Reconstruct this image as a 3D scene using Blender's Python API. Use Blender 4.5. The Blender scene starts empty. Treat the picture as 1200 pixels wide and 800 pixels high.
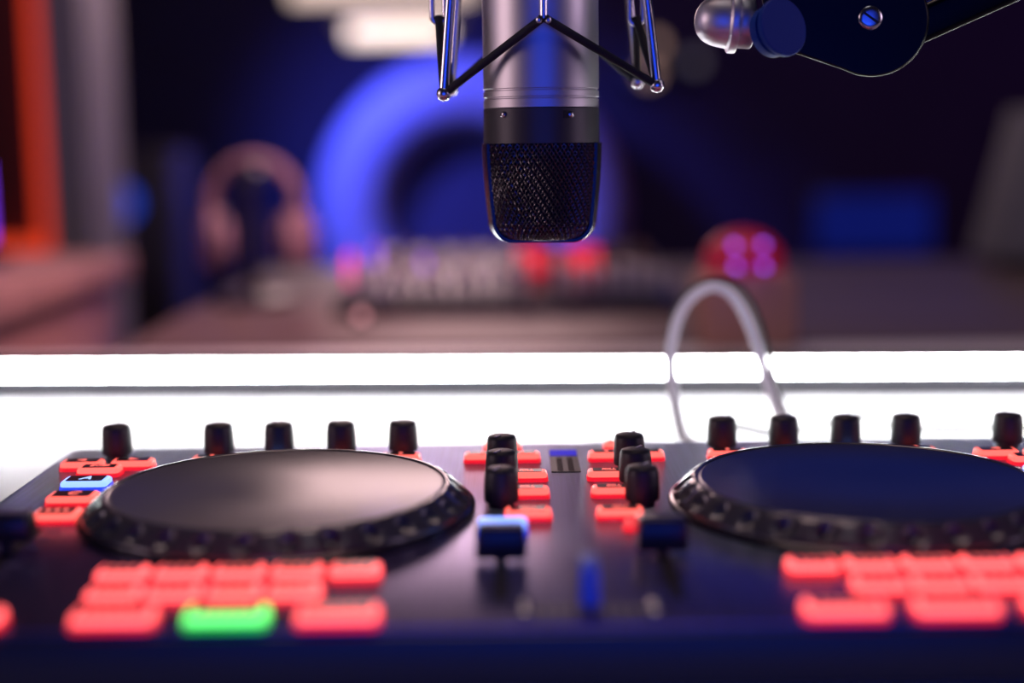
import bpy, bmesh, math, random
from mathutils import Vector, Matrix
R = math.radians
random.seed(7)
scn = bpy.context.scene
col = scn.collection

# ------------------------------------------------------------------ camera geometry (metres, z up, y away from the camera)
DESK = 0.75                     # table top height
PAN = DESK + 0.024              # controller faceplate height
CAMZ = PAN + 0.15
PITCH, ROLL, FPX = R(8.02), R(0.72), 1666.67
FWD = Vector((0, math.cos(PITCH), -math.sin(PITCH)))
UP0 = Vector((0, math.sin(PITCH), math.cos(PITCH)))
RT0 = Vector((1, 0, 0))
RT = RT0 * math.cos(ROLL) - UP0 * math.sin(ROLL)
UP = UP0 * math.cos(ROLL) + RT0 * math.sin(ROLL)
CAM = Vector((0, 0, CAMZ))


def at(px, py, y):
    """the point of the photograph's pixel at the distance y from the camera's wall plane"""
    d = FWD + RT * ((px - 600) / FPX) + UP * ((400 - py) / FPX)
    return CAM + d * (y / d.y)


def atz(px, py, z):
    d = FWD + RT * ((px - 600) / FPX) + UP * ((400 - py) / FPX)
    return CAM + d * ((z - CAMZ) / d.z)


# ------------------------------------------------------------------ materials
MATS = {}


def mat(name, base=(.5, .5, .5), rough=.5, metal=0.0, spec=.5, emit=None, estr=1.0, trans=0.0, noise=None, bump=None, aniso=0.0, coat=0.0):
    m = bpy.data.materials.new(name)
    m.use_nodes = True
    nt = m.node_tree
    b = nt.nodes['Principled BSDF']
    b.inputs['Base Color'].default_value = (*base, 1)
    b.inputs['Roughness'].default_value = rough
    b.inputs['Metallic'].default_value = metal
    b.inputs['Specular IOR Level'].default_value = spec
    b.inputs['Anisotropic'].default_value = aniso
    b.inputs['Coat Weight'].default_value = coat
    if emit:
        b.inputs['Emission Color'].default_value = (*emit, 1)
        b.inputs['Emission Strength'].default_value = estr
    if noise or bump:
        tc = nt.nodes.new('ShaderNodeTexCoord')
        mp = nt.nodes.new('ShaderNodeMapping')
        nz = nt.nodes.new('ShaderNodeTexNoise')
        sc = (noise or bump)[0]
        mp.inputs['Scale'].default_value = sc if isinstance(sc, tuple) else (sc, sc, sc)
        nz.inputs['Scale'].default_value = 1.0
        nz.inputs['Detail'].default_value = 4
        nt.links.new(tc.outputs['Object'], mp.inputs['Vector'])
        nt.links.new(mp.outputs['Vector'], nz.inputs['Vector'])
        if noise:
            k = noise[1]
            mx = nt.nodes.new('ShaderNodeMix')
            mx.data_type = 'RGBA'
            mx.inputs[6].default_value = (*[c * (1 - k) for c in base], 1)
            mx.inputs[7].default_value = (*[min(1, c * (1 + k)) for c in base], 1)
            nt.links.new(nz.outputs['Fac'], mx.inputs[0])
            nt.links.new(mx.outputs[2], b.inputs['Base Color'])
        if bump:
            bp = nt.nodes.new('ShaderNodeBump')
            bp.inputs['Strength'].default_value = bump[1]
            bp.inputs['Distance'].default_value = bump[2]
            nt.links.new(nz.outputs['Fac'], bp.inputs['Height'])
            nt.links.new(bp.outputs['Normal'], b.inputs['Normal'])
    MATS[name] = m
    return m


mat('panel', (.135, .115, .30), .31, .85, noise=((900, 12, 200), .55), bump=((1400, 10, 300), .12, .0002))
mat('body_plastic', (.008, .012, .030), .38)
mat('body_edge', (.02, .02, .028), .3)
mat('jog_top', (.030, .031, .042), .29, 0, spec=.9, bump=((60, 60, 60), .02, .0004))
mat('jog_rim', (.07, .07, .08), .24, .25, spec=.6)
mat('jog_base', (.03, .03, .035), .2, .3)
mat('rubber', (.022, .021, .024), .5, noise=(60, .2))
mat('knob_mark', (.55, .55, .55), .5)
mat('legend', (.012, .010, .012), .3)
mat('red_lit', (.8, .12, .1), .4, emit=(1, .125, .10), estr=1.7)
mat('red_pad', (.8, .12, .1), .4, emit=(1, .105, .105), estr=2.5)
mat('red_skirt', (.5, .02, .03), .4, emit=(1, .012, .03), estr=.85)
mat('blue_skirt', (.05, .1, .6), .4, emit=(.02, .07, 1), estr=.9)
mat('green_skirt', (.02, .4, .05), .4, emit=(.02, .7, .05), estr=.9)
mat('red_dim', (.5, .05, .05), .4, emit=(1, .05, .06), estr=.9)
mat('blue_lit', (.3, .4, .9), .4, emit=(.20, .36, 1), estr=2.0)
mat('green_lit', (.1, .8, .2), .4, emit=(.16, 1, .2), estr=1.9)
mat('red_mark', (.8, .12, .1), .4, emit=(1, .16, .13), estr=1.3)
mat('blue_mark', (.3, .4, .9), .4, emit=(.4, .6, 1), estr=1.2)
mat('fader_plastic', (.016, .016, .020), .30, spec=.4)
mat('cross_plastic', (.03, .16, .95), .4)  # blue front light put into the pale cap's base colour
mat('slot', (.004, .004, .004), .5)
mat('print', (.30, .30, .36), .5)
mat('steel', (.6, .6, .62), .25, 1)
mat('display', (.006, .006, .008), .35, spec=.12)
mat('display_blue', (.02, .02, .3), .5, spec=.05, emit=(.008, .008, .50), estr=1.0)
mat('display_seg', (.05, .035, .035), .5, spec=.1)
mat('mic_silver', (.60, .58, .60), .46, 1, bump=(2500, .04, .0001))
mat('mic_groove', (.12, .12, .13), .5, 1)
mat('mic_black', (.045, .042, .045), .42, .2)
mat('mic_core', (.006, .005, .006), .8)
mat('mesh_wire', (.095, .088, .092), .35, .8)
mat('mic_frame', (.012, .010, .014), .25, .3)
mat('chrome', (.75, .74, .78), .27, 1)
mat('cord', (.010, .010, .012), .75, bump=(3000, .5, .0003))
mat('satin', (.72, .70, .74), .46, 1)
mat('disc_blue', (.004, .030, .20), .55, spec=.12)  # base colour carries the blue light falling on the joint disc
mat('boom_black', (.003, .003, .004), .28, spec=.14)
mat('led_diffuser', (.9, .9, .9), .5, emit=(.95, .98, 1), estr=46)
mat('aluminium', (.62, .62, .64), .5, .4)
mat('rail_grey', (.13, .13, .14), .6)
mat('desk', (.80, .79, .82), .38, spec=.5)
mat('back_table', (.17, .125, .125), .45, noise=((4, 40, 40), .3))
mat('pink_fabric', (.36, .22, .26), .7)
mat('dome_red', (.30, .02, .05), .5, emit=(1, .005, .06), estr=.13)
mat('cable_black', (.006, .006, .007), .5)
mat('wall_dark', (.055, .05, .075), .85, noise=(3, .25))
mat('floor', (.05, .045, .05), .6, noise=(6, .3))
mat('ceiling', (.05, .05, .06), .9, noise=(4, .1))
mat('pillar', (.45, .42, .47), .8, noise=(5, .1))
mat('ring_pad', (.55, .55, .62), .75, noise=(12, .08))
mat('ring_inner', (.055, .05, .075), .8, noise=(9, .2))
mat('wood', (.40, .24, .22), .5, noise=((3, 30, 30), .3))
mat('brown', (.52, .27, .20), .5, noise=(30, .15))
mat('knob_brown', (.16, .07, .06), .5)
mat('dark_metal', (.05, .05, .06), .35, .4)
mat('grey_key', (.62, .62, .66), .45)
mat('shade_cloth', (.22, .235, .26), .9, noise=(40, .1))
mat('tube_warm', (.9, .85, .8), .5, emit=(1, .80, .66), estr=1.9)
mat('tube_dim', (.9, .85, .8), .5, emit=(1, .74, .60), estr=1.0)
mat('orange_led', (.8, .3, .1), .5, emit=(1, .055, .014), estr=.72)
mat('blue_tube', (.1, .1, .8), .5, emit=(.25, .02, 1), estr=1.3)
mat('panel_red', (.12, .03, .03), .7)
mat('small_blue', (.1, .2, .9), .5, emit=(.03, .10, 1), estr=2.2)
mat('small_pink', (.9, .1, .4), .5, emit=(1, .02, .22), estr=1.6)
mat('small_violet', (.4, .2, .9), .5, emit=(.30, .08, .9), estr=1.3)
mat('purple_led', (.4, .2, .8), .5, emit=(.28, .07, .95), estr=2.6)
mat('red_glow', (.8, .1, .1), .5, emit=(1, .01, .04), estr=.8)
mat('pink_globe', (.8, .5, .5), .5, emit=(1, .46, .50), estr=.85)
mat('blue_led', (.1, .2, .8), .5, emit=(.01, .09, .9), estr=.5)
mat('warm_led', (.8, .5, .3), .5, emit=(1, .62, .45), estr=.5)
mat('grey_led', (.6, .6, .6), .5, emit=(.8, .75, .7), estr=.12)
mat('screen', (.01, .02, .1), .3, emit=(.006, .014, .22), estr=.45)
mat('leather', (.05, .045, .06), .45)
mat('pad_dark', (.03, .025, .03), .7)

# translucent white cable
m = bpy.data.materials.new('cable_white')
m.use_nodes = True
nt = m.node_tree
bs = nt.nodes['Principled BSDF']
bs.inputs['Base Color'].default_value = (.86, .84, .86, 1)
bs.inputs['Roughness'].default_value = .4
tl = nt.nodes.new('ShaderNodeBsdfTranslucent')
tl.inputs['Color'].default_value = (.95, .93, .95, 1)
ms = nt.nodes.new('ShaderNodeMixShader')
ms.inputs[0].default_value = .55
nt.links.new(bs.outputs[0], ms.inputs[1])
nt.links.new(tl.outputs[0], ms.inputs[2])
nt.links.new(ms.outputs[0], nt.nodes['Material Output'].inputs['Surface'])
MATS['cable_white'] = m

# ------------------------------------------------------------------ objects
WL = {}


def empty(name, loc, label, cat, group=None, kind=None):
    o = bpy.data.objects.new(name, None)
    col.objects.link(o)
    o.location = loc
    o.empty_display_size = .01
    WL[o] = Vector(loc)
    tag(o, label, cat, group, kind)
    return o


def tag(o, label=None, cat=None, group=None, kind=None):
    if label:
        o['label'] = label
    if cat:
        o['category'] = cat
    if group:
        o['group'] = group
    if kind:
        o['kind'] = kind
    return o


def link(name, me, m, parent=None, loc=(0, 0, 0), label=None):
    """loc is a world position; the parent chain is never rotated"""
    o = bpy.data.objects.new(name, me)
    col.objects.link(o)
    WL[o] = Vector(loc)
    if parent:
        o.parent = parent
        o.location = Vector(loc) - WL[parent]
    else:
        o.location = loc
    if m and not me.materials:
        me.materials.append(MATS[m])
    if label:
        o['label'] = label
    return o


def copy_tree(src, dloc, parent=None):
    c = src.copy()
    col.objects.link(c)
    if parent:
        c.parent = parent
    WL[c] = WL[src] + Vector(dloc)
    if parent is None or parent == src.parent:
        c.location = Vector(src.location) + Vector(dloc)
    for ch in list(src.children):
        d = ch.copy()
        col.objects.link(d)
        d.parent = c
        WL[d] = WL[ch] + Vector(dloc)
        for g in list(ch.children):
            e = g.copy()
            col.objects.link(e)
            e.parent = d
    return c


class MB:
    def __init__(s):
        s.v, s.f = [], []

    def add(s, vs, fs):
        n = len(s.v)
        s.v += [tuple(v) for v in vs]
        s.f += [tuple(i + n for i in f) for f in fs]
        return s

    def box(s, c, d, rot=None):
        cx, cy, cz = c
        x, y, z = d[0] / 2, d[1] / 2, d[2] / 2
        vs = [Vector((sx * x, sy * y, sz * z)) for sz in (-1, 1) for sx, sy in ((-1, -1), (1, -1), (1, 1), (-1, 1))]
        if rot:
            vs = [rot @ v for v in vs]
        vs = [v + Vector(c) for v in vs]
        return s.add(vs, [(3, 2, 1, 0), (4, 5, 6, 7), (0, 1, 5, 4), (1, 2, 6, 5), (2, 3, 7, 6), (3, 0, 4, 7)])

    def loft(s, rings, cap=True):
        n = len(rings[0])
        vs = [v for r in rings for v in r]
        fs = []
        for i in range(len(rings) - 1):
            for j in range(n):
                a, b = i * n + j, i * n + (j + 1) % n
                fs.append((a, b, b + n, a + n))
        if cap:
            fs.append(tuple(range(n))[::-1])
            fs.append(tuple(range((len(rings) - 1) * n, len(rings) * n)))
        return s.add(vs, fs)

    def lathe(s, prof, n=48, axis=None, org=(0, 0, 0), cap=True):
        """prof: (radius, height) list along +z or axis"""
        org = Vector(org)
        q = Vector((0, 0, 1)).rotation_difference(Vector(axis).normalized()) if axis else None
        rings = []
        for r, h in prof:
            ring = []
            for k in range(n):
                a = 2 * math.pi * k / n
                v = Vector((max(r, 1e-5) * math.cos(a), max(r, 1e-5) * math.sin(a), h))
                ring.append((q @ v if q else v) + org)
            rings.append(ring)
        return s.loft(rings, cap)

    def tube(s, pts, r, n=10, closed=False, cap=True):
        pts = [Vector(p) for p in pts]
        rad = r if isinstance(r, (list, tuple)) else [r] * len(pts)
        rings = []
        nrm = None
        N = len(pts)
        for i, p in enumerate(pts):
            if closed:
                t = pts[(i + 1) % N] - pts[i - 1]
            else:
                t = pts[min(i + 1, N - 1)] - pts[max(i - 1, 0)]
            t.normalize()
            if nrm is None:
                nrm = t.orthogonal().normalized()
            else:
                nrm = (nrm - t * nrm.dot(t)).normalized()
            b = t.cross(nrm)
            rings.append([p + (nrm * math.cos(2 * math.pi * k / n) + b * math.sin(2 * math.pi * k / n)) * rad[i] for k in range(n)])
        if closed:
            rings.append(rings[0])
        return s.loft(rings, cap and not closed)

    def prism(s, poly, z0, z1, frame=None):
        """poly in xy, extruded in z; frame: Matrix to world"""
        lo = [Vector((x, y, z0)) for x, y in poly]
        hi = [Vector((x, y, z1)) for x, y in poly]
        if frame:
            lo = [frame @ v for v in lo]
            hi = [frame @ v for v in hi]
        return s.loft([lo, hi])

    def mesh(s, name, bevel=0.0, seg=2, smooth=True, ang=40):
        me = bpy.data.meshes.new(name)
        me.from_pydata(s.v, [], s.f)
        bm = bmesh.new()
        bm.from_mesh(me)
        bmesh.ops.remove_doubles(bm, verts=bm.verts, dist=1e-7)
        bmesh.ops.recalc_face_normals(bm, faces=bm.faces)
        if bevel:
            es = [e for e in bm.edges if len(e.link_faces) == 2 and e.calc_face_angle(0) > R(30)]
            bmesh.ops.bevel(bm, geom=es, offset=bevel, segments=seg, profile=.5, affect='EDGES', clamp_overlap=True)
        if smooth:
            for f in bm.faces:
                f.smooth = True
            for e in bm.edges:
                if len(e.link_faces) == 2 and e.calc_face_angle(0) > R(ang):
                    e.smooth = False
        bm.to_mesh(me)
        bm.free()
        return me

    def build(s, name, m, parent=None, loc=(0, 0, 0), label=None, **kw):
        return link(name, s.mesh(name, **kw), m, parent, loc, label)


def rrect(w, d, r, n=5):
    pts = []
    for cx, cy, a0 in ((w / 2 - r, d / 2 - r, 0), (-w / 2 + r, d / 2 - r, 90), (-w / 2 + r, -d / 2 + r, 180), (w / 2 - r, -d / 2 + r, 270)):
        for k in range(n + 1):
            a = R(a0 + 90 * k / n)
            pts.append((cx + r * math.cos(a), cy + r * math.sin(a)))
    return pts


def spline(ctrl, n=12):
    """Catmull-Rom through control points"""
    c = [Vector(p) for p in ctrl]
    c = [c[0] * 2 - c[1]] + c + [c[-1] * 2 - c[-2]]
    out = []
    for i in range(1, len(c) - 2):
        p0, p1, p2, p3 = c[i - 1:i + 3]
        for k in range(n):
            t = k / n
            out.append(.5 * ((2 * p1) + (p2 - p0) * t + (2 * p0 - 5 * p1 + 4 * p2 - p3) * t * t + (3 * p1 - p0 - 3 * p2 + p3) * t ** 3))
    out.append(c[-2])
    return out


def text_mesh(body, size, shear=0.0, ext=.00012, sy=1.0, bold=.018):
    cu = bpy.data.curves.new('txt', 'FONT')
    cu.body = body
    cu.size = size
    cu.shear = shear
    cu.extrude = ext
    cu.offset = size * bold
    cu.align_x = 'CENTER'
    cu.align_y = 'CENTER'
    cu.resolution_u = 4
    o = bpy.data.objects.new('txt', cu)
    col.objects.link(o)
    dg = bpy.context.evaluated_depsgraph_get()
    me = bpy.data.meshes.new_from_object(o.evaluated_get(dg))
    bpy.data.objects.remove(o)
    bpy.data.curves.remove(cu)
    me.materials.clear()
    for v in me.vertices:
        v.co.y *= sy
    return me


# ================================================================== THE SETTING
def struct(name, m, c, d, parent=None):
    o = MB().box((0, 0, 0), d).build(name, m, parent, c, smooth=False)
    if not parent:
        o['kind'] = 'structure'
    return o


X0, X1, Y0, Y1, ZC = -2.6, 2.6, -1.6, 4.6, 2.6
struct('floor', 'floor', (0, 1.5, -.05), (5.4, 6.4, .1))
struct('ceiling', 'ceiling', (0, 1.5, ZC + .05), (5.4, 6.4, .1))
struct('wall_back', 'wall_dark', (0, Y1 + .05, ZC / 2), (5.4, .1, ZC))
struct('wall_front', 'wall_dark', (0, Y0 - .05, ZC / 2), (5.4, .1, ZC))
struct('wall_left', 'wall_dark', (X0 - .05, 1.5, ZC / 2), (.1, 6.2, ZC))
struct('wall_right', 'wall_dark', (X1 + .05, 1.5, ZC / 2), (.1, 6.2, ZC))

# partition on the left: dark red panel, grey end pillar, orange light frame
PY = 2.75
xr = at(112, 150, PY).x
xl = at(62, 150, PY).x
struct('partition_left', 'panel_red', ((X0 + xl) / 2, PY + .12, ZC / 2), (xl - X0, .08, ZC))
struct('pillar_left', 'pillar', ((xl + xr) / 2, PY + .06, ZC / 2), (xr - xl, .22, ZC))

# ================================================================== STUDIO TABLE
def table(name, lab, x0, x1, y0, y1, m):
    t = empty(name, ((x0 + x1) / 2, (y0 + y1) / 2, 0), lab, 'table')
    MB().box((0, 0, 0), (x1 - x0, y1 - y0, .04)).build('tabletop', m, t, ((x0 + x1) / 2, (y0 + y1) / 2, DESK - .02), bevel=.003)
    for sx in (x0 + .08, x1 - .08):
        for sy in (y0 + .08, y1 - .08):
            MB().prism(rrect(.06, .06, .008), 0, DESK - .04).build('leg', 'dark_metal', t, (sx, sy, 0))
    return t


table('studio_desk', 'white glossy desk under the black controller and the light bar', -1.25, 1.25, .26, 1.20, 'desk')
table('back_table', 'dark brown table carrying the mixing console behind the light bar', -.345, 1.5, 1.22, 2.02, 'back_table')

# ================================================================== LIGHT BAR across the table
a0, a1 = atz(0, 467, DESK), atz(1200, 463, DESK)
dirv = (a1 - a0).normalized()
mid = a0.lerp(a1, .5) + dirv * .315
LBL = 1.40
yaw = math.atan2(dirv.y, dirv.x)
rot = Matrix.Rotation(yaw, 3, 'Z')
lb = empty('led_light_bar', (mid.x, mid.y + .012, DESK), 'long white glowing light bar lying across the table behind the controller', 'light bar')
RAIL, DIFF = .0146, .0100
HB = RAIL + DIFF + .0012
MB().box((0, 0, RAIL / 2), (LBL, .024, RAIL), None).box((0, .0090, (RAIL + HB) / 2), (LBL, .006, HB - RAIL)).box((0, 0, HB - .0005), (LBL, .024, .001)).build('housing', 'rail_grey', lb, WL[lb], smooth=False)
MB().box((0, 0, 0), (LBL - .002, .0165, DIFF)).build('diffuser', 'led_diffuser', lb, WL[lb] + Vector((0, -.0028, RAIL + DIFF / 2)), smooth=False)
for sx in (-1, 1):
    MB().box((0, 0, 0), (.006, .026, HB)).build('end_cap', 'aluminium', lb, WL[lb] + Vector((sx * (LBL / 2 + .003), 0, HB / 2)), bevel=.0006)
for ch in lb.children:      # the bar lies a little askew: turn each piece about the bar's own centre
    ch.rotation_euler.z = yaw
    ch.location = rot @ ch.location

# ================================================================== DJ CONTROLLER
XC = .024
CX0, CX1, CYF, CYB = -.2205, .2685, .4250, .6985
dj = empty('dj_controller', (XC, (CYF + CYB) / 2, DESK), 'black two deck music controller with jog wheels and lit red buttons', 'controller')
W, D = CX1 - CX0, CYB - CYF
cy = (CYF + CYB) / 2


def P(x, y, z=0.0):      # millimetres on the faceplate -> world
    return Vector((x / 1000, y / 1000, PAN + z / 1000))


MB().prism(rrect(W, D, .006), -.021, -.0016).build('body', 'body_plastic', dj, (XC, cy, PAN), bevel=.0014)
MB().prism(rrect(W - .001, D - .003, .006), -.0018, 0).build('faceplate', 'panel', dj, (XC, cy + .001, PAN), bevel=.0005)
for sx in (-1, 1):
    for sy in (-1, 1):
        MB().lathe([(.008, 0), (.008, .0032)], 20).build('rubber_foot', 'rubber', dj, (XC + sx * .2, cy + sy * .11, DESK))

# --- jog wheels
def jog_rim_mesh():
    NA, prof = 384, [(.0786, .0030), (.0786, .0040), (.0780, .0048), (.0768, .0058), (.0757, .0068), (.0746, .0078), (.0735, .0088), (.0724, .0098), (.0712, .0106), (.0700, .0111), (.0690, .0112), (.0682, .0110), (.0678, .0106)]
    rings = []
    for i, (r, z) in enumerate(prof):
        ring = []
        for k in range(NA):
            a = 2 * math.pi * k / NA
            ph = ((k + .5) / NA * 30) % 1.0 - .5
            dv = 0.0
            if 2 <= i <= 8:
                u = ph / .19
                w = (i - 5.0) / 2.7
                g = math.exp(-(u * u + w * w) ** 1.5)
                dv = -.0027 * g
            ring.append((( r + dv) * math.cos(a), (r + dv) * math.sin(a), z + dv * .7))
        rings.append(ring)
    return MB().loft(rings, cap=False).mesh('rim', ang=60)


def jog(x, y, lab):
    base = MB().lathe([(.0800, 0), (.0806, .0008), (.0806, .0022), (.0796, .0030), (.060, .0030)], 128).build('jog_wheel', 'jog_base', dj, P(x, y, 0), lab)
    link('jog_rim', RIM, 'jog_rim', base, P(x, y, 0))
    MB().lathe([(.0679, .009), (.0679, .0106), (.0672, .0110), (.0665, .0108), (.02, .0108), (.001, .0108)], 128).build('touch_plate', 'jog_top', base, P(x, y, 0))
    return base


RIM = jog_rim_mesh()
jog(-96.5, 571, 'jog wheel of one deck under pinkish light')
jog(144.5, 571, 'jog wheel of the other deck under deep blue light')

# --- rotary knobs
def knob_mesh():
    p = [(.0052, 0), (.0052, .0022), (.0069, .0024), (.0072, .0034), (.0072, .0075), (.0070, .0122), (.0067, .0148), (.0061, .0161), (.0047, .0166), (.002, .0168), (.0003, .0168)]
    return MB().lathe(p, 40).mesh('knob', ang=50)


KN = knob_mesh()
KM = MB().box((0, .0035, .0169), (.0009, .0050, .0004)).mesh('pointer')
KN.materials.append(MATS['rubber'])
KM.materials.append(MATS['knob_mark'])
kx = [-192, -142.6, -113.3, -83.3, -53.3]
spots = [(x, 676, 20 * i) for i, x in enumerate(kx)] + [(48 - x, 677, -15 * i) for i, x in enumerate(kx)]
spots += [(XC * 1000 + s * 29.2, y, 150 if s < 0 else -30) for s in (-1, 1) for y in (640, 607.5, 575)]
for x, y, a in spots:
    k = link('rotary_knob', KN, None, dj, P(x, y))
    q = link('pointer', KM, None, k, P(x, y))
    k.rotation_euler.z = R(a)

# --- lit buttons
BM = {}


def button_meshes(w, d, h):
    key = (w, d, h)
    if key not in BM:
        w_, d_, h_ = w / 1000, d / 1000, h / 1000
        mb = MB()
        rings = []
        for (ins, z) in ((.0003, h_ * .40), (.0001, h_ * .44), (.0001, h_ * .74), (.0005, h_ * .90), (.0010, h_ * .98), (.0016, h_)):
            rings.append([Vector((x, y, z)) for x, y in rrect(w_ - 2 * ins, d_ - 2 * ins, .0024 - ins * .6, 4)])
        mb.loft(rings)
        BM[key] = (mb.mesh('button', ang=70), MB().prism(rrect(w_ - .0046, d_ - .0040, .0008, 3), h_ - .0002, h_ + .00025).mesh('legend', ang=40))
        BM[key][1].materials.append(MATS['legend'])
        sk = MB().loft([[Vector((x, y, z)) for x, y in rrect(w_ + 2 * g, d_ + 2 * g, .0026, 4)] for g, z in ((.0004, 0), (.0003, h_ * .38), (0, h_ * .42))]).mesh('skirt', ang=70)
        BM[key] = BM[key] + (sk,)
    return BM[key]


CM = {}


def lit_button(x, y, w, d, m, h=4.2, glyph=None, gm=None, label=None, name='lit_button', plain=False):
    b0, l0, s0_ = button_meshes(w, d, h)
    k = (w, d, h, m)
    if k not in CM:
        c = b0.copy()
        c.materials.clear()
        c.materials.append(MATS[m])
        CM[k] = c
        c2 = s0_.copy()
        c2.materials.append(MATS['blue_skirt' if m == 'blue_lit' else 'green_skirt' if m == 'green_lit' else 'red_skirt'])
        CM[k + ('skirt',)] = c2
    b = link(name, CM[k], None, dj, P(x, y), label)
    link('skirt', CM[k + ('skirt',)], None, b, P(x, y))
    if not plain:
        link('legend_plate', l0, None, b, P(x, y))
    if glyph:
        link('symbol', glyph, gm or 'red_mark', b, P(x, y, h + .3))
    return b


def tri(sgn):
    s = .0016
    return MB().prism([(sgn * s * 1.6, 0), (-sgn * s, s * 1.1), (-sgn * s, -s * 1.1)], 0, .0002).mesh('symbol')


G_ENTER = text_mesh('ENTER', .0030, .3, sy=1.5, bold=.004)
G_A = text_mesh('A', .0075, .25)
G_C = text_mesh('C', .0070, .25)
G_KILL = text_mesh('KILL', .0034, .2, sy=1.2)
TL, TR = tri(-1), tri(1)


def bars(n, w):
    mb = MB()
    for i in range(n):
        mb.box(((i - (n - 1) / 2) * w, 0, 0), (w * .55, .0030, .0003))
    return mb.mesh('symbol')


B3 = bars(3, .0036)
B5 = bars(5, .0036)
B1 = bars(1, .0028)

for side in (-1, 1):
    def X(x):
        return x if side < 0 else 48 - x
    lit_button(X(-202), 653, 19.6, 10.2, 'red_lit', glyph=TL if side < 0 else TR)
    lit_button(X(-178.7), 654, 19.6, 10.2, 'red_lit', glyph=TR if side < 0 else TL)
    lit_button(X(-190.6), 641, 19.6, 10.6, 'red_lit', glyph=G_ENTER)
    lit_button(X(-189.6), 616.5, 20.6, 13.4, 'blue_lit', glyph=G_A, gm='blue_mark', label='button glowing pale blue with a letter A')
    lit_button(X(-187.2), 589, 20.6, 13.4, 'red_lit', glyph=G_C)
    lit_button(X(-185), 561, 18.4, 13.4, 'red_lit', glyph=B3)
    for x, m in ((-142.6, 'red_lit'), (-113.3, 'blue_lit'), (-83.3, 'red_lit'), (-53.3, 'red_lit')):
        lit_button(X(x), 659, 18.4, 9.6, m, glyph=B1, gm='blue_mark' if m == 'blue_lit' else None)
    lit_button(X(-53.3), 643.5, 18.4, 9.6, 'red_lit', glyph=B3)
    lit_button(X(-14.4), 659, 17.6, 9.0, 'red_lit', glyph=B1)
    lit_button(X(4.0), 659, 17.0, 9.0, 'red_lit', glyph=B1)
    lit_button(X(-5.4), 682, 18.4, 8.4, 'red_lit', glyph=B1)
    for y in (621, 590.5, 555):
        lit_button(X(5.6), y, 18.8, 9.6, 'red_lit', glyph=G_KILL)
    if side < 0:
        lit_button(-4.6, 534, 19.4, 10.5, 'blue_lit', h=5.6, plain=True, label='cue button glowing pale blue behind the channel fader')
    else:
        lit_button(52.0, 537, 19.0, 8.5, 'red_dim', h=3.4, plain=True, label='cue button glowing dull red behind the channel fader')
    # pads: five, four and three in three rows
    for x in (-136.6, -116.2, -96, -75.8, -55.5):
        lit_button(X(x), 480, 17.6, 12.0, 'red_pad', glyph=B3, name='pad_button')
    for x in (-133.6, -113.6, -93.4, -73.2):
        lit_button(X(x), 457.5, 17.6, 12.0, 'red_pad', glyph=B3, name='pad_button')
    for i, x in enumerate((-126.8, -91.2, -56)):
        g = side < 0 and i == 1
        lit_button(X(x), 433.5, 26.0, 12.5, 'green_lit' if g else 'red_pad', h=4.6, glyph=B5, gm='green_lit' if g else None, label='large pad glowing bright green' if g else None, name='pad_button')
    lit_button(X(-176), 434, 27.0, 12.5, 'red_pad', h=4.6, glyph=B5, name='pad_button')

# --- level meter
dm = MB().prism(rrect(.0135, .046, .0006, 2), 0, .0004).build('level_meter', 'display', dj, P(24, 657.5))
MB().prism(rrect(.0131, .0125, .0004, 2), 0, .0006).build('blue_strip', 'display_blue', dm, P(24, 673.6), 'blue lit strip')
for cx in (-2.5, 2.5):
    for i in range(8):
        MB().box((0, 0, 0), (.0026, .0022, .0003)).build('segment', 'display_seg', dm, P(24 + cx, 638 + i * 3.4, .5))

# --- channel faders, cross fader, tempo faders
def ticks(x, y0, y1, n, wide, side, name):
    mb = MB()
    for i in range(n):
        yy = y0 + (y1 - y0) * i / (n - 1)
        mb.box((x / 1000 + side * .0055, yy / 1000 - cy, 0), (wide, .0006, .00024))
    return mb


def cap_mesh(w, d, z0, z1, groove=True, taper=.0012):
    mb = MB()
    mb.loft([[Vector((x, y, z)) for x, y in rrect(w - 2 * i, d - 2 * i, .0012, 3)] for i, z in ((0.0004, z0), (0, z0 + .0008), (taper * .7, z1 - .0012), (taper, z1 - .0004), (taper + .0006, z1))])
    return mb.mesh('cap', ang=50)


def fader(name, x, y0, y1, ycap, w, d, z0, z1, capmat='fader_plastic', lab=None):
    s = MB().prism(rrect(.0042, (y1 - y0) / 1000, .0012, 3), 0, .0003).build(name, 'slot', dj, P(x, (y0 + y1) / 2))
    c = link('fader_cap', cap_mesh(w, d, z0, z1), capmat, s, P(x, ycap), lab)
    MB().box((0, 0, .0042), (.0032, .0060, .0086)).build('stem', 'fader_plastic', s, P(x, ycap))
    mk = MB()
    mk.box((0, 0, z1 + .0001), (w - .0045, .0010, .0003))
    mk.build('cap_line', 'knob_mark', s, P(x, ycap))
    tk = MB()
    for i in range(9):
        yy = (y0 + 3 + (y1 - y0 - 6) * i / 8 - (y0 + y1) / 2) / 1000
        for sd in (-1, 1):
            tk.box((sd * .0065, yy, .0002), (.0040 if i % 4 else .0060, .0006, .0003))
    tk.build('scale_marks', 'print', s, P(x, (y0 + y1) / 2))
    return s


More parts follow.
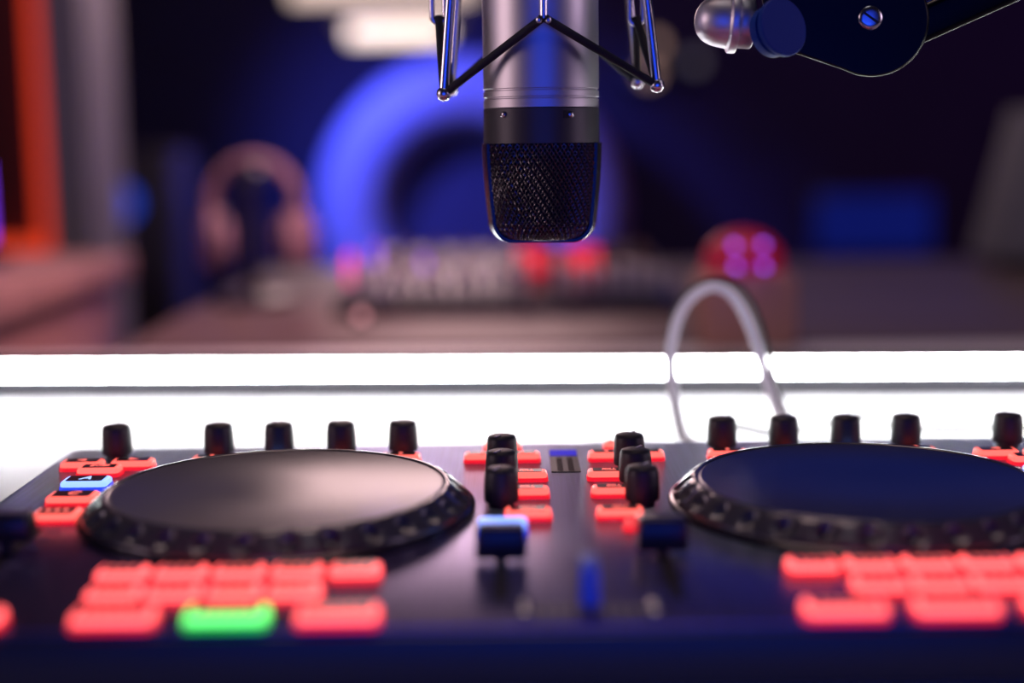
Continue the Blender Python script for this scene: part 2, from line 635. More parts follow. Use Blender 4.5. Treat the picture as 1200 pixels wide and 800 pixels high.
fader('channel_fader', -4.8, 451, 522, 496, .0190, .0095, .0022, .0140)
fader('channel_fader', 54.0, 451, 522, 505, .0190, .0120, .0022, .0140)
fader('tempo_fader', -188.5, 452, 548, 514, .0200, .0125, .0060, .0160)
fader('tempo_fader', 236.5, 452, 548, 500, .0200, .0125, .0060, .0160)
cs = MB().prism(rrect(.050, .0040, .0012, 3), 0, .0003).build('cross_fader', 'slot', dj, P(24, 441))
link('fader_cap', cap_mesh(.0062, .0150, .0028, .0165, taper=.0007), 'cross_plastic', cs, P(24, 443), 'pale plastic fader cap with blue light painted into its colour')
MB().box((0, 0, .0018), (.0030, .0060, .0035)).build('stem', 'fader_plastic', cs, P(24, 443))
fr = MB()
for sx in (-1, 1):
    for k in range(3):
        x0 = sx * (.0075 + k * .0045)
        for (cx, dx, yy, dy) in ((x0, .0036, .0075, .0005), (x0, .0036, -.0075, .0005), (x0 - .0018, .0005, 0, .015), (x0 + .0018, .0005, 0, .015)):
            fr.box((cx, yy, .0002), (dx, dy, .0003))
fr.build('scale_marks', 'print', cs, P(24, 441))
SC = MB().lathe([(.0023, 0), (.0023, .0006), (.0017, .0012), (.0004, .0014)], 20).mesh('screw')
for x in (3, 45):
    for y in (447, 439.5):
        link('screw', SC, 'steel', dj, P(x, y))

# ================================================================== MICROPHONE
MY = .668
mc = at(634.5, 165, MY)
MX = mc.x
zb = at(634.5, 281, MY).z            # bottom of the head
zh = at(634.5, 168, MY).z            # head / collar joint
zk = at(634.5, 127, MY).z            # collar / body joint
MR = .0272
mic = empty('studio_microphone', (MX, MY, zb), 'silver condenser microphone with black mesh head hanging upside down', 'microphone')
M0 = Vector((MX, MY, 0))
ztop = zk + .150
g1, g2 = at(634.5, 115.5, MY).z, at(634.5, 106, MY).z
prof = [(.0262, zk), (.0267, zk + .0002)]
for g in (g1, g2):
    prof += [(.0267, g - .0006), (.0262, g - .00025), (.0262, g + .00025), (.0267, g + .0006)]
prof += [(.0267, ztop - .010), (.0255, ztop - .003), (.018, ztop), (.0125, ztop + .002), (.012, ztop + .022)]
MB().lathe(prof, 96).build('body', 'mic_silver', mic, M0, 'satin silver barrel with two fine grooves', ang=25)
cl = MB().lathe([(.0256, zh), (.0268, zh + .0002), (.0268, zk - .0003), (.0262, zk)], 96).build('collar', 'mic_black', mic, M0, 'smooth black ring', ang=40)
for px in (590.5, 668.5):
    dx = at(px, 134, MY - .0215).x - MX
    yy = -math.sqrt(max(.0268 ** 2 - dx * dx, 1e-6))
    nrm = Vector((dx, yy, 0)).normalized()
    sgn = 1 if px < 634 else -1
    rz = Matrix.Rotation(math.atan2(nrm.y, nrm.x) + math.pi / 2, 3, 'Z')
    zz = at(px, 134, MY - .0215).z
    MB().box((0, 0, 0), (.0050, .0010, .0036), rz).build('slot', 'slot', cl, (MX + dx + sgn * .0014, MY + yy - .0002, zz), bevel=.0003)
    MB().lathe([(.0015, 0), (.0014, .0007), (.0008, .0011), (.0002, .0012)], 16, axis=nrm).build('screw', 'steel', cl, (MX + dx, MY + yy, zz))


def head_prof(n=40, off=0.0):
    """(radius, z) from the joint down to the bottom centre, with a tapered side and a rounded bottom"""
    H = zh - zb
    rf = .0098
    pts = []
    r_top, r_bot = .0272, .0248
    straight = H - rf
    for i in range(14):
        t = i / 13
        pts.append((r_top + (r_bot - r_top) * t ** 1.7, zh - straight * t))
    for i in range(1, 13):
        a = R(90 * i / 12)
        pts.append((r_bot - rf + rf * math.cos(a), zb + rf - rf * math.sin(a)))
    for i in range(1, 9):
        pts.append(((r_bot - rf) * (1 - i / 8), zb))
    return pts


HP = head_prof()
MB().lathe([(max(r - .0018, .0004), z + (.0014 if z < zh - .03 else 0)) for r, z in HP], 64).build('foam_core', 'mic_core', mic, M0, ang=60)
# arc length table of the profile
SL = [0.0]
for i in range(1, len(HP)):
    SL.append(SL[-1] + math.hypot(HP[i][0] - HP[i - 1][0], HP[i][1] - HP[i - 1][1]))


def hp(s):
    s = min(max(s, 0), SL[-1])
    for i in range(1, len(HP)):
        if s <= SL[i]:
            t = (s - SL[i - 1]) / (SL[i] - SL[i - 1])
            a, b = HP[i - 1], HP[i]
            return a[0] + (b[0] - a[0]) * t, a[1] + (b[1] - a[1]) * t
    return HP[-1]


wires = MB()
NW, NS = 84, 96
send = SL[25]
for fam in (-1, 1):
    for w in range(NW):
        pts = []
        for i in range(NS + 1):
            s = send * i / NS
            r, z = hp(s)
            a = 2 * math.pi * w / NW + fam * 1.25 * (s / send)
            cell = 2 * 1.25 * (s / send) / (2 * math.pi / NW)
            off = .00030 * fam * math.sin(math.pi * (cell + .5) ) * (1 if w % 2 else -1)
            rr = r - .0010 + off
            pts.append((rr * math.cos(a), rr * math.sin(a), z + (.0008 if s > SL[14] else 0)))
        wires.tube(pts, .00040, 4, cap=False)
wires.build('grille_mesh', 'mesh_wire', mic, M0, 'woven dark wire mesh', ang=80)
# U shaped frame of the head
fo = MB()
NYs = 12
outl = [(r, z) for r, z in HP]
outl_full = [(-r, z) for r, z in HP] + [(r, z) for r, z in HP[::-1]][1:]
YH = .0112


def frame_pt(r, z, y, k):
    c = math.sqrt(max(0, 1 - (y / .0272) ** 2))
    return Vector((r * c * k, y, zb + (z - zb)))


def offs(i, d):
    a = Vector(outl_full[max(i - 1, 0)])
    b = Vector(outl_full[min(i + 1, len(outl_full) - 1)])
    t = (b - a).normalized()
    n = Vector((t.y, -t.x))
    c = Vector(outl_full[i])
    return c - n * d if False else c + n * d


rings = []
for i in range(len(outl_full)):
    ou, inn = offs(i, -.0006), offs(i, .0010)
    # pick the outward one by distance from the head's middle
    mid_ = Vector((0, (zb + zh) / 2 + .006))
    if (ou - mid_).length < (inn - mid_).length:
        ou, inn = offs(i, .0006), offs(i, -.0010)
    ring = []
    for j in range(NYs + 1):
        y = -YH + 2 * YH * j / NYs
        ring.append(frame_pt(ou.x, ou.y, y, 1))
    for j in range(NYs, -1, -1):
        y = -YH + 2 * YH * j / NYs
        ring.append(frame_pt(inn.x, inn.y, y, 1))
    rings.append(ring)
fo.loft(rings)
fo.build('head_frame', 'mic_frame', mic, M0, ang=50)

# ================================================================== SHOCK MOUNT
sm = empty('shock_mount', (MX, MY, zk + .06), 'chrome wire shock mount with black elastic cords around the silver microphone', 'shock mount')
ZR = at(634, -55, MY).z
RIN, ROUT = .0275, .0500
MB().tube([Vector((MX + ROUT * math.cos(a), MY + ROUT * math.sin(a), ZR + .004)) for a in [2 * math.pi * k / 64 for k in range(64)]], .0024, 10, closed=True).build('outer_ring', 'chrome', sm)
MB().lathe([(RIN, -.006), (RIN + .0022, -.006), (RIN + .0022, .006), (RIN, .006), (RIN, -.006)], 64, cap=False).build('clamp_ring', 'boom_black', sm, (MX, MY, ZR + .004))
rods = {}
BALL = {'A': (770, 100, MY - .012), 'B': (747, 96, MY + .030), 'C': (520, 110, MY - .012), 'D': (529, 104, MY + .022)}
for k, (px, py, y) in BALL.items():
    b = at(px, py, y)
    side = 1 if b.x > MX else -1
    tops = {'A': (757.5, -6), 'B': (737, -6), 'C': (528, -6), 'D': (536, -6)}[k]
    tp = at(tops[0], tops[1], y)
    dz = (ZR + .004 - tp.z) / (tp.z - b.z)
    an = math.atan2(y - MY, side * ROUT * .93)
    ring_pt = Vector((MX + ROUT * math.cos(an), MY + ROUT * math.sin(an), ZR + .004))
    rods[k] = b
    pts = spline([ring_pt, tp + (tp - b) * .12, tp, b + (tp - b) * .4, b], 8)
    rr = MB().tube(pts, .0023 if k in 'AC' else .0020, 12)
    o = rr.build('rod', 'chrome', sm)
    MB().lathe([(.0003, -.0034), (.0018, -.0030), (.0030, -.0017), (.0034, 0), (.0030, .0017), (.0018, .0030), (.0003, .0034)], 20).build('rod_tip', 'chrome', o, b)
# inner hooks: U-bent thin rods that carry the cord between the outer ones
hooks = {'F': at(637, 20, MY - .034), 'K': at(640, 8, MY + .036), 'L': at(514, 20, MY + .004), 'Rr': at(745.5, 21, MY + .008)}


def hook(k):
    h = hooks[k]
    if k in 'FK':
        sy = -1 if k == 'F' else 1
        top = Vector((h.x - .0005, MY + sy * .036, ZR))
        pts = spline([Vector((MX + .001, MY + sy * .0290, ZR + .003)), top, h + Vector((0, 0, .012)), h + Vector((0, 0, -.0006))], 8)
        o = MB().tube(pts, .0017, 12).build('hook', 'chrome', sm)
        for dx in (-.0020, .0020):
            MB().lathe([(.0002, -.0016), (.0012, -.0011), (.0016, 0), (.0012, .0011), (.0002, .0016)], 14).build('hook_tip', 'chrome', o, h + Vector((dx, 0, -.0012)))
    else:
        sx = -1 if k == 'L' else 1
        w = .0030
        a = h + Vector((-w, 0, .012))
        b = h + Vector((w, 0, .012))
        arc = [h + Vector((w * math.cos(t), 0, w * math.sin(t))) for t in [math.pi + math.pi * i / 8 for i in range(9)]]
        top1 = Vector((MX + sx * .0292, MY, ZR + .002))
        pts = spline([top1, Vector((a.x, MY, ZR + .002)) if sx < 0 else Vector((a.x, MY, ZR + .002)), a + Vector((0, 0, .004))], 6) + [a] + arc + [b, b + Vector((0, 0, .02))]
        MB().tube(pts, .0013, 10).build('hook', 'chrome', sm)


for k in hooks:
    hook(k)


def cordseg(p, q, r=.0019):
    mb = MB()
    mb.tube([p, p.lerp(q, .33), p.lerp(q, .66), q], r, 10)
    mb.build('elastic_cord', 'cord', sm)


for a, b in (('C', 'F'), ('F', 'A'), ('D', 'K'), ('K', 'B'), ('L', 'C'), ('L', 'D'), ('Rr', 'B'), ('Rr', 'A')):
    p = rods.get(a) or hooks[a]
    q = rods.get(b) or hooks[b]
    cordseg(Vector(p), Vector(q))

# ================================================================== BOOM ARM
BY = .650
bm_ = empty('boom_arm', (.80, .78, DESK), 'black jointed boom arm with a frosted thumb knob and round joint', 'boom arm')
S = BY / (FPX * math.cos(PITCH)) * 1.0


def bp(px, py, dy=0.0):
    return at(px, py, BY + dy)


# thumb knob
kt, kb = bp(814, 23), bp(890, 28)
ax = (kb - kt).normalized()
u = (bp(884, 27) - bp(814, 23)).length / 70
pr = [(.2, 0), (6, .4), (12, 2), (18, 5.2), (23, 10), (26, 15.5), (28.5, 22), (30, 30), (30.8, 37), (32, 39), (35.5, 40.5), (36, 42), (36, 48), (35.4, 49.5), (30, 50)]
tk = MB().lathe([(r * u, h * u) for r, h in pr], 64, axis=ax, org=kt).build('thumb_knob', 'satin', bm_, label='frosted pale metal dome knob')
kr = MB()
rings = []
for h in (49, 50.5, 66.5, 68):
    ring = []
    q = Vector((0, 0, 1)).rotation_difference(ax)
    for k in range(120):
        rad = (29.6 if k % 2 else 28.2) - (1.5 if h in (49, 68) else 0)
        a = 2 * math.pi * k / 120
        ring.append(kt + q @ Vector((rad * u * math.cos(a), rad * u * math.sin(a), h * u)))
    rings.append(ring)
kr.loft(rings).build('knurled_collar', 'satin', tk, ang=80)
MB().tube([kt + ax * 66 * u, kt + ax * 100 * u], 7 * u, 16).build('bolt', 'steel', tk)
# round joint with a flat face, the blue light painted into its colour
fc = bp(919, 31, -.030)
nv = Vector((.50, -.83, .20)).normalized()
MB().lathe([(26 * u, -26 * u), (29 * u, -25 * u), (29 * u, -15 * u), (26.5 * u, -14 * u), (26.5 * u, -9 * u), (31 * u, -8 * u), (33 * u, -6 * u), (33 * u, -1.2 * u), (32 * u, 0), (.3 * u, 0)], 72, axis=nv, org=fc).build('joint_disc', 'disc_blue', bm_, label='flat round end cap with blue light painted into its colour', ang=35)
# joint housing
cen = Vector((1021, 22))
Rj = 68


def housing(off):
    pts = []
    r = Rj - off
    tangent = 118
    for k in range(0, 25):
        a = R(-32 + (tangent + 32) * k / 24)
        pts.append((cen.x + r * math.cos(a), cen.y + r * math.sin(a)))
    pts += [(930 + off, 62 - off), (905 + off, 46 - off), (890 + off, -10), (900 + off, -75 + off), (1000, -85 + off)]
    a = R(-62)
    for a in (-75, -60, -45):
        pts.append((cen.x + r * math.cos(R(a)), cen.y + r * math.sin(R(a))))
    return pts


rg = []
for off, dy in ((2.5, -.012), (.6, -.0112), (0, -.010), (0, .006), (2.5, .008)):
    rg.append([bp(x, y, dy) for x, y in housing(off)])
jh = MB().loft(rg).build('joint_housing', 'boom_black', bm_, ang=35)
sp = bp(1020, 21, -.0122)
MB().lathe([(.0052, -.001), (.0052, .0004), (.0046, .0010), (.0032, .0013), (.0003, .0013)], 28, axis=(0, -1, 0), org=sp).build('screw', 'steel', jh)
MB().box((0, 0, 0), (.0078, .0006, .0010), Matrix.Rotation(R(35), 3, 'Y')).build('screw_slot', 'slot', jh, sp + Vector((0, -.0012, 0)))
MB().tube([bp(885, 27), bp(905, 28, .004), bp(930, 24, .004)], 13 * u, 20).build('hinge_pin', 'dark_metal', bm_)
# upper and lower tubes, elbow, base clamp
e0 = bp(1058, 38, .004)
dv_ = (bp(1195, -23, .004) - e0).normalized()
elbow = e0 + dv_ * .56


def beam(p, q, w, h):
    t = (q - p).normalized()
    yv = Vector((0, 1, 0))
    yv = (yv - t * yv.dot(t)).normalized()
    zv = t.cross(yv)
    r0 = [p + yv * x + zv * y for x, y in rrect(w, h, min(w, h) * .22, 4)]
    r1 = [q + yv * x + zv * y for x, y in rrect(w, h, min(w, h) * .22, 4)]
    return MB().loft([r0, r1])


beam(e0, elbow, .013, .0162).build('upper_tube', 'boom_black', bm_)
ft = Vector((.80, .78, DESK + .05))
beam(elbow, ft, .016, .018).build('lower_tube', 'boom_black', bm_)
MB().lathe([(.018, -.014), (.020, -.012), (.020, .012), (.018, .014)], 32, axis=(0, 1, 0), org=elbow).build('elbow', 'boom_black', bm_)
MB().lathe([(.040, 0), (.040, .010), (.022, .014), (.020, .060), (.016, .064)], 40).build('base', 'boom_black', bm_, (.80, .78, DESK))
# bracket from the joint to the shock mount
MB().tube(spline([bp(905, -45), bp(860, -75), at(770, -80, .66), Vector((MX + ROUT, MY, ZR + .004))], 8), .0042, 12).build('mount_bracket', 'boom_black', bm_)

# ================================================================== CABLES
CYY = .790
zt = [(812, 540), (800, 508), (790, 462), (786, 425), (787, 405), (793, 378), (804, 356), (819, 342), (836, 336), (853, 342), (867, 358), (878, 380), (887, 405), (893, 425), (902, 455), (914, 485), (926, 520)]
pts = [at(x, y, CYY) for x, y in zt]
pts = [Vector((p.x, p.y, max(p.z, DESK + .003))) for p in pts]
o = MB().tube(spline(pts, 10), .0031, 14).build('looped_cable', 'cable_white')
tag(o, 'pale grey cable rising in a tall arch behind the controller', 'cable')
zt2 = [(806, 540), (795, 508), (786, 462), (782, 425), (783, 405), (789, 374), (801, 350), (818, 335), (838, 329), (858, 335), (874, 352), (886, 377), (895, 405), (900, 425), (906, 455), (918, 485), (930, 520)]
pts = [at(x + (4 if x > 838 else 0), y - (2 if y < 400 else 0), CYY + .006) for x, y in zt2]
pts = [Vector((p.x, p.y, max(p.z, DESK + .002))) for p in pts]
o = MB().tube(spline(pts, 10), .0016, 10).build('cable_dark_edge', 'cable_black')  # dark outer edge of the arch, added as a separate thin tube
tag(o, 'thin black strand added as the dark outer edge of the pale arched cable', 'cable')
for pts_, lab, r_ in (([(838, 520), (846, 501), (868, 500), (895, 506), (925, 510)], 'thin dark cable bowed between the first two knobs past the arched cable', .0015),
                      ([(925, 520), (935, 505), (957, 500), (985, 491), (1003, 487), (1022, 493), (1055, 500), (1090, 503), (1140, 502), (1175, 499), (1215, 500)], 'long dark wavy cable behind the knobs of the blue lit deck', .0013)):
    c_ = [at(x, y, .76) for x, y in pts_]
    o = MB().tube(spline([Vector((p.x, p.y, max(p.z, DESK + .003))) for p in c_], 8), r_, 8).build('power_cable', 'cable_black')
    tag(o, lab, 'cable')

# ================================================================== BACKGROUND THINGS ON THE TABLE
# --- mixing console
kx0, kx1 = at(400, 340, 1.5).x, at(790, 340, 1.5).x
mxr = empty('mixing_console', ((kx0 + kx1) / 2, 1.62, DESK), 'blurred mixing console with red lit blocks and pale fader keys', 'mixer')
mw = kx1 - kx0
mxx = (kx0 + kx1) / 2
AX = Matrix(((0, 0, 1, 0), (1, 0, 0, 0), (0, 1, 0, 0), (0, 0, 0, 1)))
MB().prism([(0, 0), (.38, 0), (.38, .040), (0, .012)], -mw / 2, mw / 2, Matrix.Translation((mxx, 1.42, DESK)) @ AX).build('body', 'dark_metal', mxr, bevel=.002)
t2 = math.atan2(.028, .38)
MF = Matrix.Translation((mxx, 1.42, DESK + .012)) @ Matrix.Rotation(t2, 4, 'X')
n = 19
for i in range(n):
    x = -mw / 2 + .018 + (mw - .036) * i / (n - 1)
    if i == 11:
        continue
    hh = random.uniform(.022, .032)
    v = MF @ Vector((x, .075 + random.uniform(0, .02), hh / 2))
    MB().box((0, 0, 0), (.0115, .020, hh), Matrix.Rotation(t2, 3, 'X')).build('fader_key', 'grey_key', mxr, v, bevel=.0015)
for rr in range(3):
    for i in range(10):
        x = -mw / 2 + .02 + (mw - .04) * i / 9
        v = MF @ Vector((x, .20 + rr * .055, 0))
        MB().lathe([(.009, 0), (.008, .014), (.006, .016)], 16).build('knob', 'knob_brown', mxr, v)
for px in ((602, 644), (660, 706)):
    p0, p1 = at(px[0], 305, 1.58), at(px[1], 305, 1.58)
    zt_, zb_ = at(650, 287, 1.58).z, (MF @ Vector((0, .16, 0))).z
    v = Vector(((p0.x + p1.x) / 2, 1.58, (zt_ + zb_) / 2))
    hs_ = MB().box((0, 0, 0), (p1.x - p0.x + .002, .012, zt_ - zb_)).build('meter_housing', 'dark_metal', mxr, v + Vector((0, .007, 0)), bevel=.002)
    MB().box((0, 0, 0), (p1.x - p0.x - .008, .004, zt_ - zb_ - .006)).build('meter_window', 'red_glow', hs_, v, 'glowing red meter window', bevel=.001)
for px, py, m_, lab in ((438, 312, 'small_blue', 'small blue light'), (409, 300, 'small_pink', 'small pink light'), (440, 290, 'small_violet', 'small violet light'), (497, 305, 'small_violet', 'small violet light')):
    v = at(px, py, 1.56)
    vz = (MF @ Vector((0, .14, 0))).z
    MB().lathe([(.0035, vz - v.z), (.0035, -.004), (.0035, 0), (.0025, .003), (.0004, .004)], 14).build('pilot_light', m_, mxr, v, lab)

# --- brown box lamp with four purple lights
bx = at(880, 340, 1.17)
bxo = empty('light_box', (bx.x, 1.20, DESK), 'small brown box with red glowing top and four purple lights', 'lamp')
ztp = at(880, 322, 1.17).z
hgt = ztp - DESK
MB().box((0, 0, hgt / 2), (.080, .07, hgt)).build('body', 'brown', bxo, (bx.x, 1.205, DESK), bevel=.006)
MB().lathe([(.034, 0), (.034, .012), (.030, .022), (.020, .031), (.008, .035), (.001, .036)], 32).build('red_dome', 'dome_red', bxo, (bx.x - .001, 1.205, ztp), 'glowing red dome')
for px, py in ((862, 288), (896, 287), (864, 313), (897, 313)):
    v = at(px, py, 1.160)
    MB().lathe([(.0022, -.012), (.0022, 0), (.0016, .0012), (.0003, .0018)], 20, axis=(0, -1, 0), org=v).build('purple_light', 'purple_led', bxo)

# --- headphones on a stand
hx = at(296, 300, 1.56)
hs = empty('headphone_stand', (hx.x, 1.56, DESK), 'dark stand holding pink lit headphones beside the mixing console', 'stand')
MB().lathe([(.045, 0), (.045, .008), (.012, .014)], 32).build('base', 'dark_metal', hs, (hx.x, 1.56, DESK))
hz = at(290, 186, 1.56).z
MB().tube([(hx.x, 1.56, DESK + .01), (hx.x, 1.56, hz - .02)], .007, 12).build('pole', 'dark_metal', hs)
MB().lathe([(.012, -.022), (.012, .022)], 20, axis=(0, 1, 0), org=(hx.x, 1.56, hz - .0195)).build('cradle', 'dark_metal', hs)
hp_ = empty('headphones', (hx.x, 1.56, hz - .1), 'large pink lit headphones hung on the dark stand', 'headphones')
c0 = Vector((hx.x + .004, 1.56, hz - .049))
arc = [c0 + Vector((  .047 * math.cos(a), .0, .049 * math.sin(a))) for a in [R(-15 + 210 * k / 32) for k in range(33)]]
hbm = MB()
rgs = []
for i, p in enumerate(arc):
    rad = (p - c0).normalized()
    rgs.append([p + rad * (.0065 * math.cos(t)) + Vector((0, 1, 0)) * (.019 * math.sin(t)) for t in [2 * math.pi * k / 14 for k in range(14)]])
hbm.loft(rgs).build('headband', 'pink_fabric', hp_)
for sx in (-1, 1):
    cc = c0 + Vector((sx * .046, -.002, -.038))
    cup = MB().lathe([(.017, -.019), (.029, -.014), (.033, -.005), (.033, .005), (.026, .012), (.003, .0145)], 32, axis=(sx, -.35, 0), org=cc).build('ear_cup', 'pink_fabric', hp_)
    MB().tube([cc + Vector((sx * -.010, 0, 0)) + Vector((0, .024 * math.cos(t), .024 * math.sin(t))) for t in [2 * math.pi * k / 24 for k in range(24)]], .008, 10, closed=True).build('ear_pad', 'leather', cup)

# --- pale pink globe light
gp = at(423, 371, 1.36)
gl = empty('globe_light', (gp.x, 1.36, DESK), 'tiny pale pink glowing globe light in front of the console', 'lamp')
gz = gp.z
GR = .0055
MB().lathe([(.0003, -GR), (GR * .6, -GR * .8), (GR, 0), (GR * .6, GR * .8), (.0003, GR)], 16).build('globe', 'pink_globe', gl, (gp.x, 1.36, gz))
MB().lathe([(.008, 0), (.008, .004), (.003, .006), (.003, gz - GR - DESK + .001)], 16).build('holder', 'dark_metal', gl, (gp.x, 1.36, DESK))

# ================================================================== BACKGROUND OF THE ROOM
# --- brown counter at the left
cb = empty('counter', (-.92, 1.45, 0), 'pink lit brown wooden counter standing in front of the orange light frame', 'counter')
ctop = DESK + .05
# --- ring feature on the back wall
RY = 4.2
rc = at(550, 250, RY)
ro = empty('padded_ring', (rc.x, Y1, rc.z), 'large round padded ring on the back wall lit vivid blue', 'wall decoration')
rmaj = 142 * RY / FPX
pts = [Vector((rc.x + rmaj * math.cos(a), RY + .1, rc.z + rmaj * math.sin(a))) for a in [2 * math.pi * k / 72 for k in range(72)]]
MB().tube(pts, .105, 20, closed=True).build('ring', 'ring_pad', ro)
MB().lathe([(rmaj, 0), (rmaj, .05)], 64, axis=(0, 1, 0), org=(rc.x, RY + .15, rc.z)).build('back_panel', 'ring_inner', ro)
MB().box((0, 0, 0), (.3, Y1 - RY - .2, .3)).build('wall_block', 'dark_metal', ro, (rc.x, (RY + .2 + Y1) / 2 - .001, rc.z))

# --- warm tube lamps
def tube_lamp(px0, px1, py, y, r, m, lab, g=None):
    a, b = at(px0, py, y), at(px1, py, y)
    c = (a + b) / 2
    t = empty('tube_lamp', (c.x, y, c.z), lab, 'lamp', g)
    MB().tube([Vector((a.x, y, c.z)), Vector((b.x, y, c.z))], r, 16).build('tube', m, t)
    for q in (a, b):
        MB().lathe([(r * 1.25, -.012), (r * 1.25, .012)], 20, axis=(1, 0, 0), org=(q.x, y, c.z)).build('end_cap', 'dark_metal', t)
        MB().tube([Vector((q.x, y, c.z)), Vector((q.x, y, ZC))], .0025, 6).build('hanging_wire', 'dark_metal', t)
    return t


tube_lamp(403, 530, 37, 3.5, .022, 'tube_warm', 'warm white tube lamp hanging just above the blue ring')
tube_lamp(335, 562, -10, 3.3, .022, 'tube_dim', 'dimmer warm tube lamp hanging higher, mostly out of view')

# --- orange light frame on the partition
of = empty('orange_light_frame', (xl, PY, .8), 'glowing orange light strip framing the dark red panel', 'light')
ox0, ox1 = at(28, 150, PY).x, at(56, 150, PY).x
oz = at(30, 288, PY).z
MB().box((0, 0, 0), (ox1 - ox0, .03, ZC - oz - .05)).build('upright_strip', 'orange_led', of, ((ox0 + ox1) / 2, PY + .065, (ZC + oz) / 2 - .02), bevel=.004)
MB().box((0, 0, 0), (1.0, .03, .05)).build('lower_strip', 'orange_led', of, (ox1 - .5, PY + .065, oz - .02), bevel=.004)

# --- blue tube at the left edge
bt = at(-24, 240, 1.52)
o = empty('neon_tube', (bt.x, 1.52, ctop), 'upright violet blue neon tube at the edge of the counter', 'lamp')
MB().tube([(bt.x, 1.52, at(0, 286, 1.52).z), (bt.x, 1.52, at(0, 190, 1.52).z)], .012, 12).build('tube', 'blue_tube', o)
MB().lathe([(.03, 0), (.03, .01), (.012, .016), (.012, at(0, 286, 1.52).z - ctop + .002)], 20).build('foot', 'dark_metal', o, (bt.x, 1.52, ctop))

# counter body
yN, yF, cxr = 1.22, 1.68, -.445
MB().box((0, 0, 0), (.95, yF - yN, .03)).build('top', 'wood', cb, (cxr - .475, (yN + yF) / 2, ctop - .015), bevel=.004)
MB().box((0, 0, 0), (.91, yF - yN - .04, ctop - .031)).build('cabinet', 'wood', cb, (cxr - .475, (yN + yF) / 2, (ctop - .031) / 2), bevel=.003)

# --- monitor
my = 3.9
ma, mb_ = at(948, 222, my), at(1096, 300, my)
mo = empty('monitor', ((ma.x + mb_.x) / 2, my, 0), 'dim blue lit monitor on a stand in the dark back of the room', 'monitor')
MB().box((0, 0, 0), (mb_.x - ma.x, .03, ma.z - mb_.z)).build('case', 'dark_metal', mo, ((ma.x + mb_.x) / 2, my, (ma.z + mb_.z) / 2), bevel=.004)
MB().box((0, 0, 0), (mb_.x - ma.x - .03, .004, ma.z - mb_.z - .03)).build('screen', 'screen', mo, ((ma.x + mb_.x) / 2, my - .016, (ma.z + mb_.z) / 2))
MB().lathe([(.16, 0), (.16, .015), (.02, .03), (.02, mb_.z + .02)], 32).build('stand', 'dark_metal', mo, ((ma.x + mb_.x) / 2, my + .02, 0))

# --- grey lampshade at the right
sy_ = 1.9
s0, s1 = at(1146, 298, sy_), at(1188, 128, sy_)
axx = at(1290, 200, sy_).x
fl = empty('floor_lamp', (axx, sy_, DESK), 'unlit grey cone lampshade on a stand at the table end', 'lamp')
MB().lathe([(axx - s0.x, s0.z), (axx - s0.x + .002, s0.z + .004), (axx - s1.x, s1.z), (axx - s1.x - .003, s1.z), (axx - s0.x - .003, s0.z)], 48, cap=False).build('lamp_shade', 'shade_cloth', fl, (axx, sy_, 0))
MB().lathe([(.07, DESK), (.07, DESK + .012), (.010, DESK + .02), (.010, s1.z - .01)], 24).build('stem', 'dark_metal', fl, (axx, sy_, 0))
MB().tube([(axx - (axx - s1.x), sy_, s1.z - .004), (axx + (axx - s1.x), sy_, s1.z - .004)], .003, 6).build('spider', 'dark_metal', fl)

# --- small wall bulbs
for px, py, m, lab in ((768, 52, 'warm_led', 'small dim warm bulb behind the shock mount, upper one'), (761, 86, 'warm_led', 'small dim warm bulb behind the shock mount, lower one'),
                       (815, 72, 'grey_led', 'faint grey bulb under the frosted thumb knob')):
    v = at(px, py, 4.3)
    t = empty('wall_bulb', (v.x, Y1, v.z), lab, 'lamp', None)
    MB().lathe([(.001, -.022), (.016, -.016), (.022, 0), (.016, .016), (.006, .02)], 16, axis=(0, 1, 0), org=(v.x, 4.3, v.z)).build('bulb', m, t)
    MB().lathe([(.012, 0), (.012, .24), (.05, .26), (.05, .285)], 16, axis=(0, 1, 0), org=(v.x, 4.315, v.z)).build('bracket', 'dark_metal', t)

# --- blue lit loudspeaker at the left back
lp = at(140, 238, 3.2)
ls = empty('loudspeaker', (lp.x, 3.3, 0), 'dark floor loudspeaker with a dim blue light beside the grey pillar', 'speaker')
MB().box((0, 0, 0), (.24, .24, lp.z + .12)).build('cabinet', 'leather', ls, (lp.x, 3.33, (lp.z + .12) / 2), bevel=.01)
MB().lathe([(.002, 0), (.035, .0), (.04, -.006), (.04, .02)], 28, axis=(0, 1, 0), org=(lp.x, 3.2, lp.z)).build('tweeter', 'blue_led', ls, label='blue lit driver')
MB().lathe([(.01, .03), (.07, .0), (.095, -.006), (.1, .0), (.1, .02)], 36, axis=(0, 1, 0), org=(lp.x, 3.205, lp.z - .25)).build('woofer', 'dark_metal', ls)

# ================================================================== LIGHTS
def area(name, loc, target, size, size_y, color, power):
    l = bpy.data.lights.new(name, 'AREA')
    l.shape = 'RECTANGLE'
    l.size, l.size_y = size, size_y
    l.color = color
    l.energy = power
    o = bpy.data.objects.new(name, l)
    col.objects.link(o)
    o.location = loc
    o.rotation_euler = (Vector(target) - Vector(loc)).to_track_quat('-Z', 'Y').to_euler()
    return o


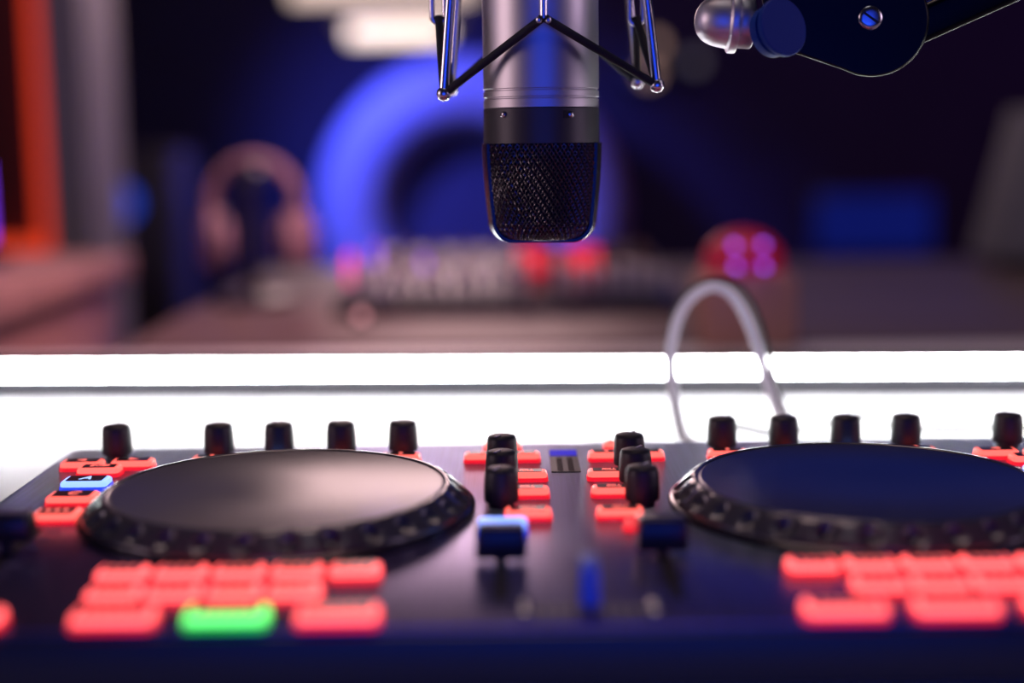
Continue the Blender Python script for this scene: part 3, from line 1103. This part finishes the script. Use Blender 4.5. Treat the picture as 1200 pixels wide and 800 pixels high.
area('blue_front_light', (.12, -1.2, 1.0), (.1, .6, .85), 1.3, .9, (.02, .07, 1), 4.4)
area('blue_low_front_fill', (.02, -.45, .80), (.02, .5, .79), .9, .16, (.01, .09, 1), .9)  # added fill to bring up blue on the controller's front and fader caps
area('mauve_left_light', (-1.5, .3, 1.3), (0, .66, 1.08), .8, .8, (1, .70, .80), .52).data.spread = R(38)
area('mauve_right_light', (1.5, .4, 1.3), (0, .66, 1.08), .7, .8, (.90, .64, .95), .36).data.spread = R(38)
area('soft_top_fill', (.1, .5, 2.3), (.1, .66, .9), .5, .5, (1, .93, .97), .6)  # added overhead fill to brighten the thumb knob
area('warm_lamp_cluster', (-.22, 3.5, 1.50), (-.05, .6, .8), .62, .38, (1, .66, .66), 7.5)
area('blue_high_light', (1.05, 3.6, 1.75), (.3, .6, .8), 1.3, .8, (.01, .09, 1), 1.1)
area('blue_side_light', (-1.1, 3.2, 1.65), (-.2, .6, .8), .7, .6, (.02, .06, 1), .8)
area('blue_ring_light', (-1.0, 3.2, 1.9), (rc.x - .22, 4.2, rc.z + .2), .25, .25, (.07, .09, 1), 6.5).data.spread = R(48)
area('blue_wall_light', (.9, 3.1, 2.3), (.9, 4.4, .9), 1.2, .4, (.10, .05, 1), 1.7)
area('blue_low_light', (-.8, 3.4, .25), (-.9, 4.6, .9), .6, .3, (.01, .05, 1), .8)
area('violet_wall_light', (2.0, 2.6, 2.0), (1.6, 4.5, 1.0), .5, .5, (.55, .05, .7), 3.4)
area('pink_table_light', (.15, 1.25, 1.45), (-.50, 1.42, .62), .35, .35, (1, .46, .52), 1.3).data.spread = R(70)
area('warm_table_fill', (-.05, 1.0, 2.1), (.05, 1.6, .8), .5, .4, (1, .68, .62), 5.0)  # added fill to brighten the console, back table and headphones

w = bpy.data.worlds.new('world')
scn.world = w
w.use_nodes = True
w.node_tree.nodes['Background'].inputs[0].default_value = (.10, .06, .18, 1)
w.node_tree.nodes['Background'].inputs[1].default_value = .02

# ================================================================== CAMERA
cd = bpy.data.cameras.new('camera')
cam = bpy.data.objects.new('camera', cd)
col.objects.link(cam)
mtx = Matrix((RT, UP, -FWD)).transposed().to_4x4()
mtx.translation = CAM
cam.matrix_world = mtx
cd.sensor_width = 36
cd.lens = 50
cd.clip_start = .02
cd.dof.use_dof = True
cd.dof.focus_distance = .634
cd.dof.aperture_fstop = 2.15
cd.dof.aperture_blades = 0
scn.camera = cam
scn.view_settings.view_transform = 'Standard'
scn.view_settings.look = 'None'
scn.view_settings.gamma = 1
scn.view_settings.exposure = 0
scn.view_settings.use_curve_mapping = False
scn.cycles.use_denoising = True
scn.cycles.max_bounces = 8
scn.cycles.sample_clamp_indirect = 8
